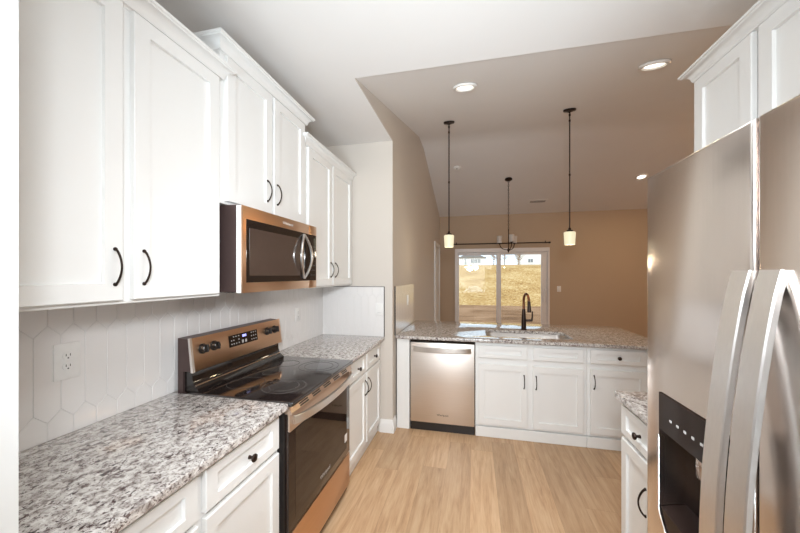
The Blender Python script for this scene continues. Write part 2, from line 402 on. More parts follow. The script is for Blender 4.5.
# patio sliding door
d = struct('door_1', (lambda b: (ob(b, 'my', DX0 - .005, DX0 + .072, 0, DZ, -YF - .13, -YF + .025, .004), ob(b, 'my', DX1 - .03, DX1 + .005, 0, DZ, -YF - .13, -YF + .025, .004),
      ob(b, 'my', DX0 + .068, DX1 - .026, DZ - .085, DZ + .001, -YF - .129, -YF + .023, .004), ob(b, 'my', DX0 + .068, DX1 - .026, 0, .04, -YF - .129, -YF + .02, .003), b)[-1])(BM()), 'vinyl')
XM = 2.02
def sash(x0, x1, wl, wr, n0, nm):
    bm = BM(); zb, zt = .04, DZ - .085
    ob(bm, 'my', x0, x0 + wl, zb, zt, n0, n0 + .04, .003); ob(bm, 'my', x1 - wr, x1, zb, zt, n0, n0 + .04, .003)
    ob(bm, 'my', x0 + wl - .004, x1 - wr + .004, zt - .055, zt, n0 + .001, n0 + .039, .003); ob(bm, 'my', x0 + wl - .004, x1 - wr + .004, zb, zb + .09, n0 + .001, n0 + .039, .003)
    s = obj(nm, bm, 'vinyl', d)
    obj('glass_pane', ob(BM(), 'my', x0 + wl - .01, x1 - wr + .01, zb + .08, zt - .045, n0 + .016, n0 + .022), 'glass', s); return s
sash(DX0 + .06, XM + .04, .02, .09, -YF - .11, 'fixed_panel')
s = sash(XM - .045, DX1 - .025, .085, .13, -YF - .05, 'sliding_panel')
tube_pts = [(2.955, YF + .008, .93), (2.955, YF - .03, .95), (2.955, YF - .04, 1.0), (2.955, YF - .04, 1.14), (2.955, YF - .03, 1.19), (2.955, YF + .008, 1.21)]
obj('pull_handle', tube(BM(), tube_pts, .012, 8), 'vinyl', s)
bm = BM(); ob(bm, 'my', DX0 - .085, DX0 + .0, 0, DZ + .09, -YF, -YF + .018, .003); ob(bm, 'my', DX1, DX1 + .085, 0, DZ + .09, -YF, -YF + .018, .003); ob(bm, 'my', DX0, DX1, DZ, DZ + .09, -YF, -YF + .018, .003)

# ------------------------------------------------------------------ outdoors
struct('ground', box(BM(), -30, 40, 10.6, 19.4, -.6, -.16), 'soil')
struct('patio_slab', box(BM(), -8, 12, YF + .14, 10.6, -.6, -.08), 'concrete')
bm = BM(); nx, ny = 140, 60; G = []
for j in range(ny + 1):
    t = j / ny; y = 18.3 + t * 10.7
    zz = -.2 + 2.62 * (t ** 1.0 if t < .8 else .8 + (t - .8) * .6)
    G.append([bm.verts.new((-30 + 70 * i / nx, y, zz + random.uniform(-.045, .045))) for i in range(nx + 1)])
G.append([bm.verts.new((-30 + 70 * i / nx, 120, 5.15)) for i in range(nx + 1)])
for A, B in zip(G, G[1:]):
    for i in range(nx): bm.faces.new((A[i], A[i + 1], B[i + 1], B[i]))
struct('hill', bm, 'straw')
def house(x0, x1, y0, y1, z0, zw, zr, wins, label, gable_front):
    h = thing('house', label, 'house', ((x0 + x1) / 2, y0, z0))
    obj('wall', box(BM(), x0, x1, y0, y1, z0, zw), 'siding', h)
    bm = BM(); e = .35
    if gable_front:
        xm = (x0 + x1) / 2; tri = [(x0 - e, zw - .1), (x1 + e, zw - .1), (xm, zr)]
        A = [bm.verts.new((x, y0 - e, z)) for x, z in tri]; B = [bm.verts.new((x, y1 + e, z)) for x, z in tri]
    else:
        ym = (y0 + y1) / 2; tri = [(y0 - e, zw - .1), (y1 + e, zw - .1), (ym, zr)]
        A = [bm.verts.new((x0 - e, y, z)) for y, z in tri]; B = [bm.verts.new((x1 + e, y, z)) for y, z in tri]
    bm.faces.new(A); bm.faces.new(B[::-1])
    for k in range(3): bm.faces.new((A[k], A[(k + 1) % 3], B[(k + 1) % 3], B[k]))
    obj('roof', bm, 'roof', h)
    for (a0, a1, c0, c1) in wins:
        bm = BM(); t = .12
        ob(bm, 'my', a0 - t, a0, c0 - t, c1 + t, -y0, -y0 + .06); ob(bm, 'my', a1, a1 + t, c0 - t, c1 + t, -y0, -y0 + .06)
        ob(bm, 'my', a0, a1, c1, c1 + t, -y0, -y0 + .06); ob(bm, 'my', a0, a1, c0 - t, c0, -y0, -y0 + .06); ob(bm, 'my', (a0 + a1) / 2 - .05, (a0 + a1) / 2 + .05, c0, c1, -y0, -y0 + .05)
        f = obj('window', bm, 'siding', h); obj('glass_pane', ob(BM(), 'my', a0, a1, c0, c1, -y0 + .005, -y0 + .03), 'hpane', f)
house(-2.6, 4.5, 90, 99, 4.0, 6.3, 7.6, [(.75, 1.45, 4.75, 5.75), (1.65, 2.35, 4.75, 5.75), (2.55, 3.2, 4.75, 5.75), (-.9, -.55, 4.3, 6.0)], 'white gabled house on the straw hill seen through the fixed door pane', True)
house(14.2, 27.0, 95, 104, 4.1, 8.6, 11.0, [(16.1, 17.3, 5.0, 5.9), (19.4, 20.9, 6.3, 7.5)], 'long white house on the straw hill seen through the sliding pane', False)
def tree(x, y, z, h, label, seed):
    rnd = random.Random(seed); t = thing('bare_tree', label, 'tree', (x, y, z), 'bare trees on the hill')
    b = BM(); tube(b, [(x, y, z), (x + .05, y, z + h * .35), (x - .05, y, z + h * .6), (x, y, z + h * .9)], [.12, .09, .06, .02], 6); obj('trunk', b, 'bark', t)
    b = BM()
    for k in range(70):
        z0 = z + h * rnd.uniform(.12, .8); a = rnd.uniform(0, 2 * pi); L = rnd.uniform(.4, .95) * h * .38
        p0 = Vector((x, y, z0)); dv = Vector((cos(a), sin(a), rnd.uniform(.2, 1.0))).normalized(); p1 = p0 + dv * L * .55 + Vector((0, 0, .05)); p2 = p0 + dv * L + Vector((rnd.uniform(-.2, .2), rnd.uniform(-.2, .2), .15))
        tube(b, [p0, p1, p2], [.035, .025, .01], 4)
        for q in range(3):
            e = p1 + Vector((rnd.uniform(-.5, .5), rnd.uniform(-.5, .5), rnd.uniform(.1, .6))); tube(b, [p1, e], [.02, .008], 4)
    obj('branches', b, 'bark', t)
tree(6.0, 78, 3.8, 5.2, 'bare brown tree beside the gabled house', 1)
tree(8.9, 84, 3.95, 6.0, 'bare brown tree midway between the two white houses', 2)
tree(11.6, 79, 3.85, 5.4, 'bare brown tree beside the long white house', 3)

# ================================================================== TILE BACKSPLASHES
def picket(ori, a0, a1, z0, z1, n, phase, name, label):
    t = thing(name, label, 'backsplash', mp(ori, (a0 + a1) / 2, z0, n), 'picket tile backsplashes')
    obj('grout', ob(BM(), ori, a0, a1, z0, z1, n, n + .006), 'grout', t)
    bm = BM(); W, hb, pt, pitch, g = .0767, .272, .036, .308, .0009
    for row in range(-1, 3):
        zc = 1.149 + row * pitch; off = phase + (row % 2) * W / 2
        k0 = int((a0 - off) / W) - 1
        for k in range(k0, k0 + int((a1 - a0) / W) + 4):
            ac = off + k * W; w, h2 = W / 2 - g, hb / 2 - g * .3
            hexa = [(-w, -h2), (0, -h2 - pt), (w, -h2), (w, h2), (0, h2 + pt), (-w, h2)]
            if zc + h2 + pt < z0 or zc - h2 - pt > z1 or ac + w < a0 or ac - w > a1: continue
            A = [bm.verts.new(mp(ori, ac + x, zc + z, n + .003)) for x, z in hexa]; B = [bm.verts.new(mp(ori, ac + x, zc + z, n + .0068)) for x, z in hexa]
            D = [bm.verts.new(mp(ori, ac + x * .965, zc + z * .994, n + .008)) for x, z in hexa]
            for P, Q in ((A, B), (B, D)):
                for i in range(6): bm.faces.new((P[i], P[(i + 1) % 6], Q[(i + 1) % 6], Q[i]))
            bm.faces.new(D)
    for co, no in ((mp(ori, a0, 0, 0), mp(ori, -1, 0, 0)), (mp(ori, a1, 0, 0), mp(ori, 1, 0, 0)), (Vector((0, 0, z0)), Vector((0, 0, -1))), (Vector((0, 0, z1)), Vector((0, 0, 1)))):
        bmesh.ops.bisect_plane(bm, geom=bm.verts[:] + bm.edges[:] + bm.faces[:], plane_co=co, plane_no=no, clear_outer=True)
    obj('tiles', bm, 'tile', t); return t
CT = .914
picket('px', .434, YW - .008, CT, 1.43, 0.0015, .8446, 'tile_backsplash', 'white picket tile backsplash behind the range and outlet')
t = picket('my', .008, .645, CT, 1.388, -YW, .30, 'tile_backsplash', 'short white picket tile backsplash with black edge beside the small far counter')
bm = BM(); ob(bm, 'my', .643, .649, CT, 1.392, -YW, -YW + .010); ob(bm, 'my', .008, .649, 1.388, 1.392, -YW, -YW + .010)
obj('edge_strip', bm, 'iron', t)
t = picket('px', YP + .004, 4.06, CT, 1.39, XW, 3.1, 'tile_backsplash', 'narrow glossy tile panel above the peninsula end on the beige wall')
bm = BM(); ob(bm, 'px', YP - .002, YP + .004, CT, 1.394, XW, XW + .011); obj('edge_strip', bm, 'iron', t)

# ================================================================== WALL CABINETS
def wall_cabinet(ori, a0, a1, z0, zt, zc, nb, nf, doors, pulls, label, path, gap=.019):
    t = thing('wall_cabinet', label, 'cabinet', mp(ori, (a0 + a1) / 2, z0, nb), 'white wall cabinets')
    obj('body', cab_body(ori, a0, a1, z0, zt + .004, nb, nf), 'cab', t)
    obj('crown_molding', crown(path, crown_prof(zt - .004, zc, .055), None), 'cab', t)
    for (d0, d1, dz0, dz1), p in zip(doors, pulls): front('door', ori, d0, d1, dz0, dz1, nf + .021, t, p and ('pull', *p))
    return t
NF = .312
wall_cabinet('px', .434, 1.303, 1.405, 2.425, 2.487, .002, NF, [(.468, .859, 1.418, 2.420), (.895, 1.283, 1.418, 2.420)], [(.832, 1.530), (.928, 1.530)],
             'large white two-door wall cabinet above the outlet and long counter', [(.002, 1.303), (NF, 1.303), (NF, .434)][::-1])
wall_cabinet('px', 1.306, 2.090, 1.845, 2.560, 2.622, .002, NF, [(1.331, 1.688, 1.858, 2.553), (1.706, 2.064, 1.858, 2.553)], [(1.640, 1.982), (1.736, 1.982)],
             'short raised white wall cabinet above the microwave', [(.002, 1.306), (NF, 1.306), (NF, 2.090), (.002, 2.090)][::-1][::-1])
wall_cabinet('px', 2.093, YW - .012, 1.405, 2.425, 2.487, .002, NF, [(2.118, 2.512, 1.418, 2.420), (2.530, 2.955, 1.418, 2.420)], [(2.480, 1.545), (2.570, 1.545)],
             'white two-door wall cabinet past the microwave in the corner', [(.002, 2.093), (NF, 2.093), (NF, YW - .012)])
NR = -XR + .002
t = wall_cabinet('mx', 1.105, 1.838, 1.405, 2.432, 2.487, NR, -2.531, [(1.118, 1.470, 1.418, 2.427), (1.501, 1.830, 1.418, 2.427)], [(1.440, 1.500), (1.530, 1.500)],
             'white wall cabinet whose top shows above the steel refrigerator', [(XR - .002, 1.838), (2.531, 1.838), (2.531, 1.105)][::-1][::-1])

# ================================================================== BASE CABINETS
def base_cabinet(ori, a0, a1, nb, nf, fronts, label, toe=.0, group='white base cabinets'):
    t = thing('base_cabinet', label, 'cabinet', mp(ori, (a0 + a1) / 2, 0, nb), group)
    obj('body', cab_body(ori, a0, a1, .10, .882, nb, nf, 'sink' in label and a1 < 2.441 and ori == 'my'), 'cab', t)
    obj('toe_kick', ob(BM(), ori, a0, a1, 0, .10 if toe > 0 else .094, nb, nf - toe, .003), 'cab', t)
    for kind, d0, d1, z0, z1, hw in fronts:
        small = z1 - z0 < .25
        front(kind, ori, d0, d1, z0, z1, nf + .021, t, hw, .050, .036 if small else .057)
    return t
FB = .598
base_cabinet('px', .434, 1.334, .002, FB, [
    ('drawer', .470, .875, .715, .858, ('knob', .672, .786)), ('drawer', .905, 1.318, .715, .858, ('knob', 1.115, .786)),
    ('door', .470, .875, .115, .695, ('pull', .845, .50)), ('door', .905, 1.318, .115, .695, ('pull', .940, .50))],
    'white base cabinet with drawers under the long granite counter before the range', .06)
base_cabinet('px', 2.110, YW - .016, .002, FB, [
    ('drawer', 2.130, 2.540, .715, .858, ('knob', 2.345, .786)), ('drawer', 2.565, 2.955, .715, .858, ('knob', 2.760, .786)),
    ('door', 2.130, 2.540, .115, .695, ('pull', 2.512, .585)), ('door', 2.565, 2.955, .115, .695, ('pull', 2.593, .585))],
    'white base cabinet with two drawers between range and return wall', .02)
NP = -(YP + .055)            # carcass front of the peninsula
NPB = NP - .58
t = thing('end_panel', 'plain white filler panel between return wall and dishwasher', 'panel', (.80, YP + .03, 0))
obj('board', ob(BM(), 'my', XW + .016, .868, 0, .882, NPB, NP + .018, .002), 'cab', t)
base_cabinet('my', 1.496, 2.440, NPB, NP, [
    ('drawer', 1.526, 1.950, .735, .850, None), ('drawer', 2.000, 2.414, .735, .850, None),
    ('door', 1.526, 1.950, .120, .680, ('pull', 1.924, .535)), ('door', 2.000, 2.414, .120, .680, ('pull', 2.026, .535))],
    'wide white sink cabinet with two false drawers beside the dishwasher', -.014)
base_cabinet('my', 2.442, 2.925, NPB, NP, [
    ('drawer', 2.468, 2.898, .735, .855, ('knob', 2.685, .795)), ('door', 2.468, 2.898, .125, .685, ('pull', 2.495, .575))],
    'narrow white peninsula cabinet with one knobbed drawer right of the sink', -.014)
base_cabinet('mx', 1.035, 1.845, -XR + .002, -2.222, [
    ('drawer', 1.455, 1.832, .715, .858, ('knob', 1.640, .786)), ('drawer', 1.055, 1.430, .715, .858, ('knob', 1.24, .786)),
    ('door', 1.455, 1.832, .115, .695, ('pull', 1.592, .525)), ('door', 1.055, 1.430, .115, .695, ('pull', 1.40, .60))],
    'white base cabinet partly hidden by the steel refrigerator', .06)

# ================================================================== COUNTERTOPS
def counter(loops, label):
    o = tagged('countertop', slab('countertop', loops, .884, CT, 'granite'), 'granite', label, 'countertop', 'granite countertops')
    return o
counter([[(.009, .434), (.651, .434), (.651, 1.337), (.009, 1.337)]], 'long speckled granite countertop under the outlet before the range')
counter([[(.009, 2.107), (.651, 2.107), (.651, YW - .010), (.009, YW - .010)]], 'small granite countertop in the corner past the range')
SINK = rrect(1.60, 2.375, 3.225, 3.635, .07, 6)
counter([rrect(XW + .012, 3.07, YP, 4.17, .10, 6, (0, 0, 1, 0)), SINK], 'wide granite peninsula countertop holding sink and faucet')
counter([rrect(2.178, XR - .002, 1.02, 1.866, .02, 3, (0, 0, 0, 1))], 'granite countertop corner peeking out beside the refrigerator')

# ================================================================== RANGE
RY0, RY1 = 1.343, 2.102
rg = thing('range', 'freestanding stainless steel electric range with black glass cooktop', 'range', (.33, (RY0 + RY1) / 2, 0))
obj('body', box(BM(), .03, .628, RY0, RY1, .03, .895, .003), 'bplast', rg)
bm = box(BM(), .10, .672, RY0 - .003, RY1 + .003, .896, .919, .006, 3)
ck = obj('cooktop', bm, 'ceran', rg)
def rings(bm, cx, cy, rs):
    for r in rs:
        lathe(bm, [(r - .0016, .9192), (r + .0016, .9192), (r + .0016, .9196), (r - .0016, .9196), (r - .0016, .9192)], (cx, cy, 0), (0, 0, 1), 40, False)
for cx, cy, rs in ((.28, 1.53, (.095,)), (.28, 1.93, (.075,)), (.51, 1.53, (.075, .11)), (.51, 1.92, (.09, .125)), (.30, 1.725, (.05,))):
    b = BM(); rings(b, cx, cy, rs); obj('burner_ring', b, 'ring', ck)
# backguard: black riser, copper-tinted stainless control fascia with tapered side
def prism_y(bm, pts, y0, y1):
    A = [bm.verts.new((x, y0, z)) for x, z in pts]; B = [bm.verts.new((x, y1, z)) for x, z in pts]
    bm.faces.new(A); bm.faces.new(B[::-1]); n = len(pts)
    for k in range(n): bm.faces.new((A[k], A[(k + 1) % n], B[(k + 1) % n], B[k]))
    return bm
bg_ = obj('backguard', prism_y(BM(), [(.032, .90), (.032, 1.186), (.098, 1.181), (.112, 1.02), (.062, 1.02), (.062, .90)], RY0, RY1), 'case', rg)
r_ = obj('riser', prism_y(BM(), [(.060, .915), (.060, 1.018), (.105, 1.018), (.108, .975), (.120, .945), (.150, .9195), (.150, .915)], RY0 + .012, RY1 - .012), 'bglass', rg)
obj('riser_trim', tube(BM(), [(.122, RY0 + .02, .947), (.122, RY1 - .02, .947)], .0035, 6), 'steel_warm_l', r_)
bm = prism_y(BM(), [(.100, 1.183), (.104, 1.185), (.124, 1.026), (.120, 1.016), (.108, 1.016)], RY0 + .0, RY1 - .0)
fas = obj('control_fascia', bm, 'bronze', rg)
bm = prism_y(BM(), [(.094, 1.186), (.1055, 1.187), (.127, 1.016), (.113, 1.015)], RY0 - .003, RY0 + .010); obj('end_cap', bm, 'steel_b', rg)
bm = prism_y(BM(), [(.094, 1.186), (.1055, 1.187), (.127, 1.016), (.113, 1.015)], RY1 - .006, RY1 + .003); obj('end_cap', bm, 'steel_warm_l', rg)
def fasx(z): return .104 + (1.185 - z) / .159 * .020
nrm = Vector((.159, 0, .020)).normalized()
for y in (1.412, 1.488, 1.948, 2.030):
    z = 1.122; k = obj('burner_knob', lathe(BM(), [(.026, 0), (.026, .006), (.021, .008), (.020, .026), (.017, .029), (.001, .030)], (fasx(z), y, z), nrm, 24), 'bplast', rg)
    bm = BM(); box(bm, -.0045, .0045, -.0195, .0195, .026, .038, .002); mt = Matrix.Translation((fasx(z), y, z)) @ nrm.to_track_quat('Z', 'Y').to_matrix().to_4x4() @ Matrix.Rotation(random.uniform(-.1, .1), 4, 'Z')
    bmesh.ops.transform(bm, matrix=mt, verts=bm.verts); obj('grip', bm, 'bplast', k)
def on_fascia(bm, y0, y1, z0, z1, d0, d1):
    A = [bm.verts.new(Vector((fasx(z), y, z)) + nrm * d0) for y, z in ((y0, z0), (y1, z0), (y1, z1), (y0, z1))]; B = [bm.verts.new(Vector((fasx(z), y, z)) + nrm * d1) for y, z in ((y0, z0), (y1, z0), (y1, z1), (y0, z1))]
    bm.faces.new(A); bm.faces.new(B[::-1])
    for k in range(4): bm.faces.new((A[k], A[(k + 1) % 4], B[(k + 1) % 4], B[k]))
disp = obj('control_display', (lambda b: (on_fascia(b, 1.598, 1.845, 1.085, 1.152, -.001, .0025), b)[-1])(BM()), 'bglass', rg)
b = BM(); on_fascia(b, 1.708, 1.742, 1.128, 1.142, .0026, .0032); obj('clock_readout', b, 'blue', disp)
def fascia_print(y0, y1, z0, z1):
    b = BM(); on_fascia(b, y0, y1, z0, z1, .0026, .0031); obj('button_print', b, 'icon', disp)
for y in (1.612, 1.630, 1.650, 1.672):
    for z in (1.098, 1.118, 1.138):
        if random.random() < .85: fascia_print(y, y + .009, z, z + .006)
for y in (1.785, 1.805, 1.825):
    for z in (1.096, 1.117, 1.138): fascia_print(y, y + .008, z, z + .007)
for y in (1.700, 1.728): fascia_print(y, y + .016, 1.094, 1.112)
# front: vent rail, door, drawer
vr = obj('vent_rail', prism_y(BM(), [(.60, .895), (.644, .895), (.664, .864), (.664, .858), (.60, .858)], RY0 + .004, RY1 - .004), 'steel_warm_l', rg)
vd = Vector((.020, 0, -.031)).normalized(); vn = Vector((.031, 0, .020)).normalized()
for yc in (1.47, 1.60, 1.73, 1.86, 1.98):
    b = BM()
    for k in range(3):
        p = Vector((.6465, 0, .8905)) + vd * k * .0110
        A = [b.verts.new(p + vn * .0010 + vd * q + Vector((0, y, 0))) for y, q in ((yc - .042, 0), (yc + .042, 0), (yc + .042, .0072), (yc - .042, .0072))]
        B = [b.verts.new(v.co - vn * .004) for v in A]; b.faces.new(A); b.faces.new(B[::-1])
        for q in range(4): b.faces.new((A[q], A[(q + 1) % 4], B[(q + 1) % 4], B[q]))
    obj('vent_slots', b, 'dark', vr)
dr = obj('oven_door', ob(BM(), 'px', RY0 + .004, RY1 - .004, .300, .855, .630, .650, .004, 2), 'dglass', rg)
obj('door_rail', ob(BM(), 'px', RY0 + .004, RY1 - .004, .775, .858, .640, .656, .003), 'steel_warm_l', dr)
b = BM(); ob(b, 'px', RY0 + .060, RY1 - .060, .345, .765, .650, .6508); obj('window', b, 'dglass', dr)
hp = []
for k in range(21):
    tt = k / 20; hp.append((.664 + .052 * (sin(pi * tt) ** .55), RY0 + .022 + (RY1 - RY0 - .044) * tt, .828))
hd = obj('handle', ribbon(BM(), hp, (0, 0, 1), .040, .016), 'steel_b', dr)
obj('maker_badge', lettering('Whirlpool', .030, 'px', (RY0 + RY1) / 2, .372, .6507), 'icon', dr)
b = BM(); ob(b, 'px', RY1 - .095, RY1 - .055, .395, .445, .650, .6512); obj('sticker', b, 'plate', dr)
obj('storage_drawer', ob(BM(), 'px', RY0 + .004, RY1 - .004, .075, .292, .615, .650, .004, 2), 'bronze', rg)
for y in (RY0 + .05, RY1 - .05):
    for x in (.58, .10): obj('foot', lathe(BM(), [(.018, 0), (.018, .035)], (x, y, 0), (0, 0, 1), 12), 'bplast', rg)

# ================================================================== MICROWAVE
MY0, MY1, MZ0, MZ1 = 1.342, 2.092, 1.416, 1.842
mw = thing('microwave', 'stainless steel over-the-range microwave below the short wall cabinet', 'microwave', (.2, (MY0 + MY1) / 2, MZ0))
obj('body', box(BM(), .015, .372, MY0 + .004, MY1 - .004, MZ0 + .004, MZ1, .002), 'case', mw)
obj('side_trim', ob(BM(), 'px', MY0, MY0 + .006, MZ0, MZ1 - .004, .372, .398, .001), 'plate', mw)
DYS = 1.985
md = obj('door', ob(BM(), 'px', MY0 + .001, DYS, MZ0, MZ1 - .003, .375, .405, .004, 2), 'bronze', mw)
wn = obj('window', ob(BM(), 'px', MY0 + .028, DYS - .004, 1.466, 1.776, .400, .4062, .001), 'bglass', md)
obj('screen', ob(BM(), 'px', MY0 + .05, 1.872, 1.500, 1.735, .4062, .4066), 'mesh', md)
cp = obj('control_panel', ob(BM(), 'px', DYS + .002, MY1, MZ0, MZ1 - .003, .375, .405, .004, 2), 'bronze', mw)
cg = obj('touch_panel', ob(BM(), 'px', DYS + .002, MY1 - .008, 1.466, 1.776, .400, .4062, .001), 'bglass', cp)
for z in range(7):
    for y in range(3): obj('button_print', ob(BM(), 'px', DYS + .026 + y * .024, DYS + .036 + y * .024, 1.50 + z * .032, 1.506 + z * .032, .4062, .4066), 'ring', cp)
for s in (-1, 1):
    pts = []
    for k in range(17):
        tt = k / 16; pts.append((.409 + .022 * sin(pi * tt) ** .7, 1.912 + s * (.004 + .062 * sin(pi * tt)), 1.482 + .284 * tt))
    obj('handle', ribbon(BM(), pts, (0, 1, 0), .017, .012), 'steel_b', md)
obj('maker_badge', lettering('Whirlpool', .026, 'px', 1.735, 1.806, .4053), 'icon', md)
b = BM()
for k in range(12): ob(b, 'px', MY0 + .05, MY1 - .05, MZ0 - .001, MZ0 + .004, .06 + k * .022, .068 + k * .022)
obj('underside_vent', b, 'dark', mw)

# ================================================================== DISHWASHER
DX = (.878, 1.489)
dw = thing('dishwasher', 'pale stainless dishwasher with bowed bar handle and black kick plate', 'dishwasher', (1.18, YP + .3, 0))
obj('body', ob(BM(), 'my', DX[0] - .006, DX[1] + .006, .10, .880, NPB, NP - .004), 'bplast', dw)
dd = obj('door', ob(BM(), 'my', DX[0] + .002, DX[1] - .002, .085, .852, NP, NP + .026, .004, 2), 'steel_x', dw)
obj('control_strip', ob(BM(), 'my', DX[0] + .002, DX[1] - .002, .856, .872, NP - .03, NP + .012, .002), 'bglass', dw)
pts = []
for k in range(21):
    tt = k / 20; pts.append((DX[0] + .035 + (DX[1] - DX[0] - .07) * tt, YP + .055 - .026 - .006 - .040 * sin(pi * tt) ** .5, .792))
obj('handle', ribbon(BM(), pts, (0, 0, 1), .047, .014), 'steel_b', dd)
obj('maker_badge', lettering('Whirlpool', .026, 'my', 1.19, .165, NP + .0263), 'dark', dd)
obj('kick_plate', ob(BM(), 'my', DX[0], DX[1], 0, .080, NPB, NP + .005), 'bplast', dw)

# ================================================================== REFRIGERATOR
FX = 1.938; FY0, FY1, FS = .10, 1.008, .659
fr = thing('refrigerator', 'tall stainless side-by-side refrigerator with ice and water dispenser', 'refrigerator', (2.4, .55, 0))
obj('body', box(BM(), FX + .075, FX + .80, FY0 + .004, FY1 - .004, .02, 1.750, .004), 'case', fr)
obj('base_grille', box(BM(), FX + .05, FX + .10, FY0 + .02, FY1 - .02, .0, .09, .003), 'bplast', fr)
# freezer door with dispenser opening cut through its face
DA0, DA1, DZ0, DZ1 = .712, .947, .842, 1.212
def door_with_hole(y0, y1, z0, z1, h):
    bm = BM(); x0, x1 = FX, FX + .068; e = .007
    def q(a, z, x): return bm.verts.new((x, a, z))
    outer = [(y0, z0), (y1, z0), (y1, z1), (y0, z1)]
    def inset(p, d): return [(p[0][0] + d, p[0][1] + d), (p[1][0] - d, p[1][1] + d), (p[2][0] - d, p[2][1] - d), (p[3][0] + d, p[3][1] - d)]
    back = [q(a, z, x1) for a, z in outer]; R = [[q(a, z, x0 + e * (1 - sin(t))) for a, z in inset(outer, e * (1 - cos(t)))] for t in (0, pi / 6, pi / 3, pi / 2)]
    seq = [back] + R
    for A, B in zip(seq, seq[1:]):
        for k in range(4): bm.faces.new((A[k], A[(k + 1) % 4], B[(k + 1) % 4], B[k]))
    bm.faces.new(back)
    F = R[-1]
    if h:
        H = [q(a, z, x0) for a, z in h]; D = [q(a, z, x0 + .060) for a, z in h]; n = len(h)
        es = [bm.edges.get((F[k], F[(k + 1) % 4])) for k in range(4)]
        for k in range(n): es.append(bm.edges.new((H[k], H[(k + 1) % n])))
        bmesh.ops.triangle_fill(bm, use_beauty=True, use_dissolve=False, edges=es)
        for k in range(n): bm.faces.new((H[k], H[(k + 1) % n], D[(k + 1) % n], D[k]))
    else: bm.faces.new(F)
    return bm
r = .012
hole = [(DA0 + .055, DZ0 + .0), (DA1 - .055, DZ0 + .0), (DA1 - .003, DZ0 + .062), (DA1, DZ0 + .075), (DA1, DZ1 - r), (DA1 - r * .3, DZ1 - r * .3), (DA1 - r, DZ1), (DA0 + r, DZ1), (DA0 + r * .3, DZ1 - r * .3), (DA0, DZ1 - r), (DA0, DZ0 + .075), (DA0 + .003, DZ0 + .062)]
fd = obj('freezer_door', door_with_hole(FS + .004, FY1, .095, 1.766, hole), 'steel_v', fr, sharp=50)
obj('fridge_door', door_with_hole(FY0, FS - .004, .095, 1.766, None), 'steel_v', fr, sharp=50)
# dispenser
ds = obj('dispenser_panel', box(BM(), FX - .002, FX + .05, DA0 + .001, DA1 - .001, 1.115, DZ1 - .001, .003), 'dbezel', fd)
for k in range(6): obj('button_print', box(BM(), FX - .0028, FX - .0018, DA1 - .058 - k * .027, DA1 - .050 - k * .027, 1.1525, 1.158), 'icon', fd)
n = len(hole); b = BM()
A = [b.verts.new((FX + .060, a, z)) for a, z in hole]; b.faces.new(A); box(b, FX + .058, FX + .062, DA0, DA1, DZ0 + .07, 1.12)
obj('recess', b, 'dbezel', fd)
b = BM(); lo_ = [(DA0 + .055, DZ0 + .003), (DA1 - .055, DZ0 + .003), (DA1 - .004, DZ0 + .066), (DA1 - .002, DZ0 + .078), (DA0 + .002, DZ0 + .078), (DA0 + .004, DZ0 + .066)]
A = [b.verts.new((FX + .002, a, z)) for a, z in lo_]; B = [b.verts.new((FX + .058, a, z + .012)) for a, z in lo_]; b.faces.new(A); b.faces.new(B[::-1])
for k in range(6): b.faces.new((A[k], A[(k + 1) % 6], B[(k + 1) % 6], B[k]))
obj('drip_tray', b, 'dbezel', fd)
b = BM(); tube(b, [(FX - .001, a, z) for a, z in [(DA1 - .001, 1.10), (DA1 - .001, DZ0 + .076), (DA1 - .004, DZ0 + .064), (DA1 - .055, DZ0 + .001), (DA0 + .055, DZ0 + .001), (DA0 + .004, DZ0 + .064), (DA0 + .001, DZ0 + .076), (DA0 + .001, 1.10)]], .0018, 6)
obj('recess_trim', b, 'steel_v', fd)
obj('paddle', box(BM(), FX + .030, FX + .045, .80, .865, 1.045, 1.112, .006, 2), 'steel_v', fd)
def fridge_handle(y, parent, nm):
    pts = []
    for k in range(29):
        tt = k / 28; z = .44 + 1.07 * tt; pts.append((FX - .001 - .050 * sin(pi * tt) ** .8, y, z))
    b = ribbon(BM(), pts, (0, 1, 0), .042, .012)
    for z in (.452, 1.494): box(b, FX - .008, FX + .001, y - .014, y + .014, z - .010, z + .006, .002)
    return obj(nm, b, 'steel_b', parent)
fridge_handle(.680, fd, 'handle'); fridge_handle(.622, bpy.data.objects['fridge_door'], 'handle')

# ================================================================== SINK AND FAUCET
sk = thing('sink', 'undermount stainless steel sink set in the peninsula counter', 'sink', (1.99, 3.43, .68))
b = BM(); rim = rrect(1.598, 2.377, 3.223, 3.637, .072, 6); low = rrect(1.612, 2.363, 3.237, 3.623, .06, 6); flo = rrect(1.63, 2.345, 3.255, 3.605, .05, 6); out_ = rrect(1.575, 2.40, 3.20, 3.66, .09, 6)
L = [[b.verts.new((x, y, z)) for x, y in P] for P, z in ((out_, .880), (out_, .8835), (rim, .8835), (rim, .86), (low, .70), (flo, .685))]
for A, B in zip(L, L[1:]):
    for k in range(len(A)): b.faces.new((A[k], A[(k + 1) % len(A)], B[(k + 1) % len(A)], B[k]))
b.faces.new(L[-1]); obj('basin', b, 'steel_b', sk)
obj('drain', lathe(BM(), [(.045, 0), (.045, .003), (.035, .004), (.03, .001), (.001, .001)], (1.99, 3.43, .6852), (0, 0, 1), 24), 'bplast', sk)
FXC, FYC = 2.005, 3.700
fc = thing('faucet', 'dark bronze gooseneck faucet with pull-down head behind the sink', 'faucet', (FXC, FYC, CT))
obj('body', lathe(BM(), [(.030, .0), (.030, .006), (.026, .010), (.024, .08), (.021, .16), (.0165, .215), (.0145, .225)], (FXC, FYC, CT), (0, 0, 1), 24), 'orb', fc)
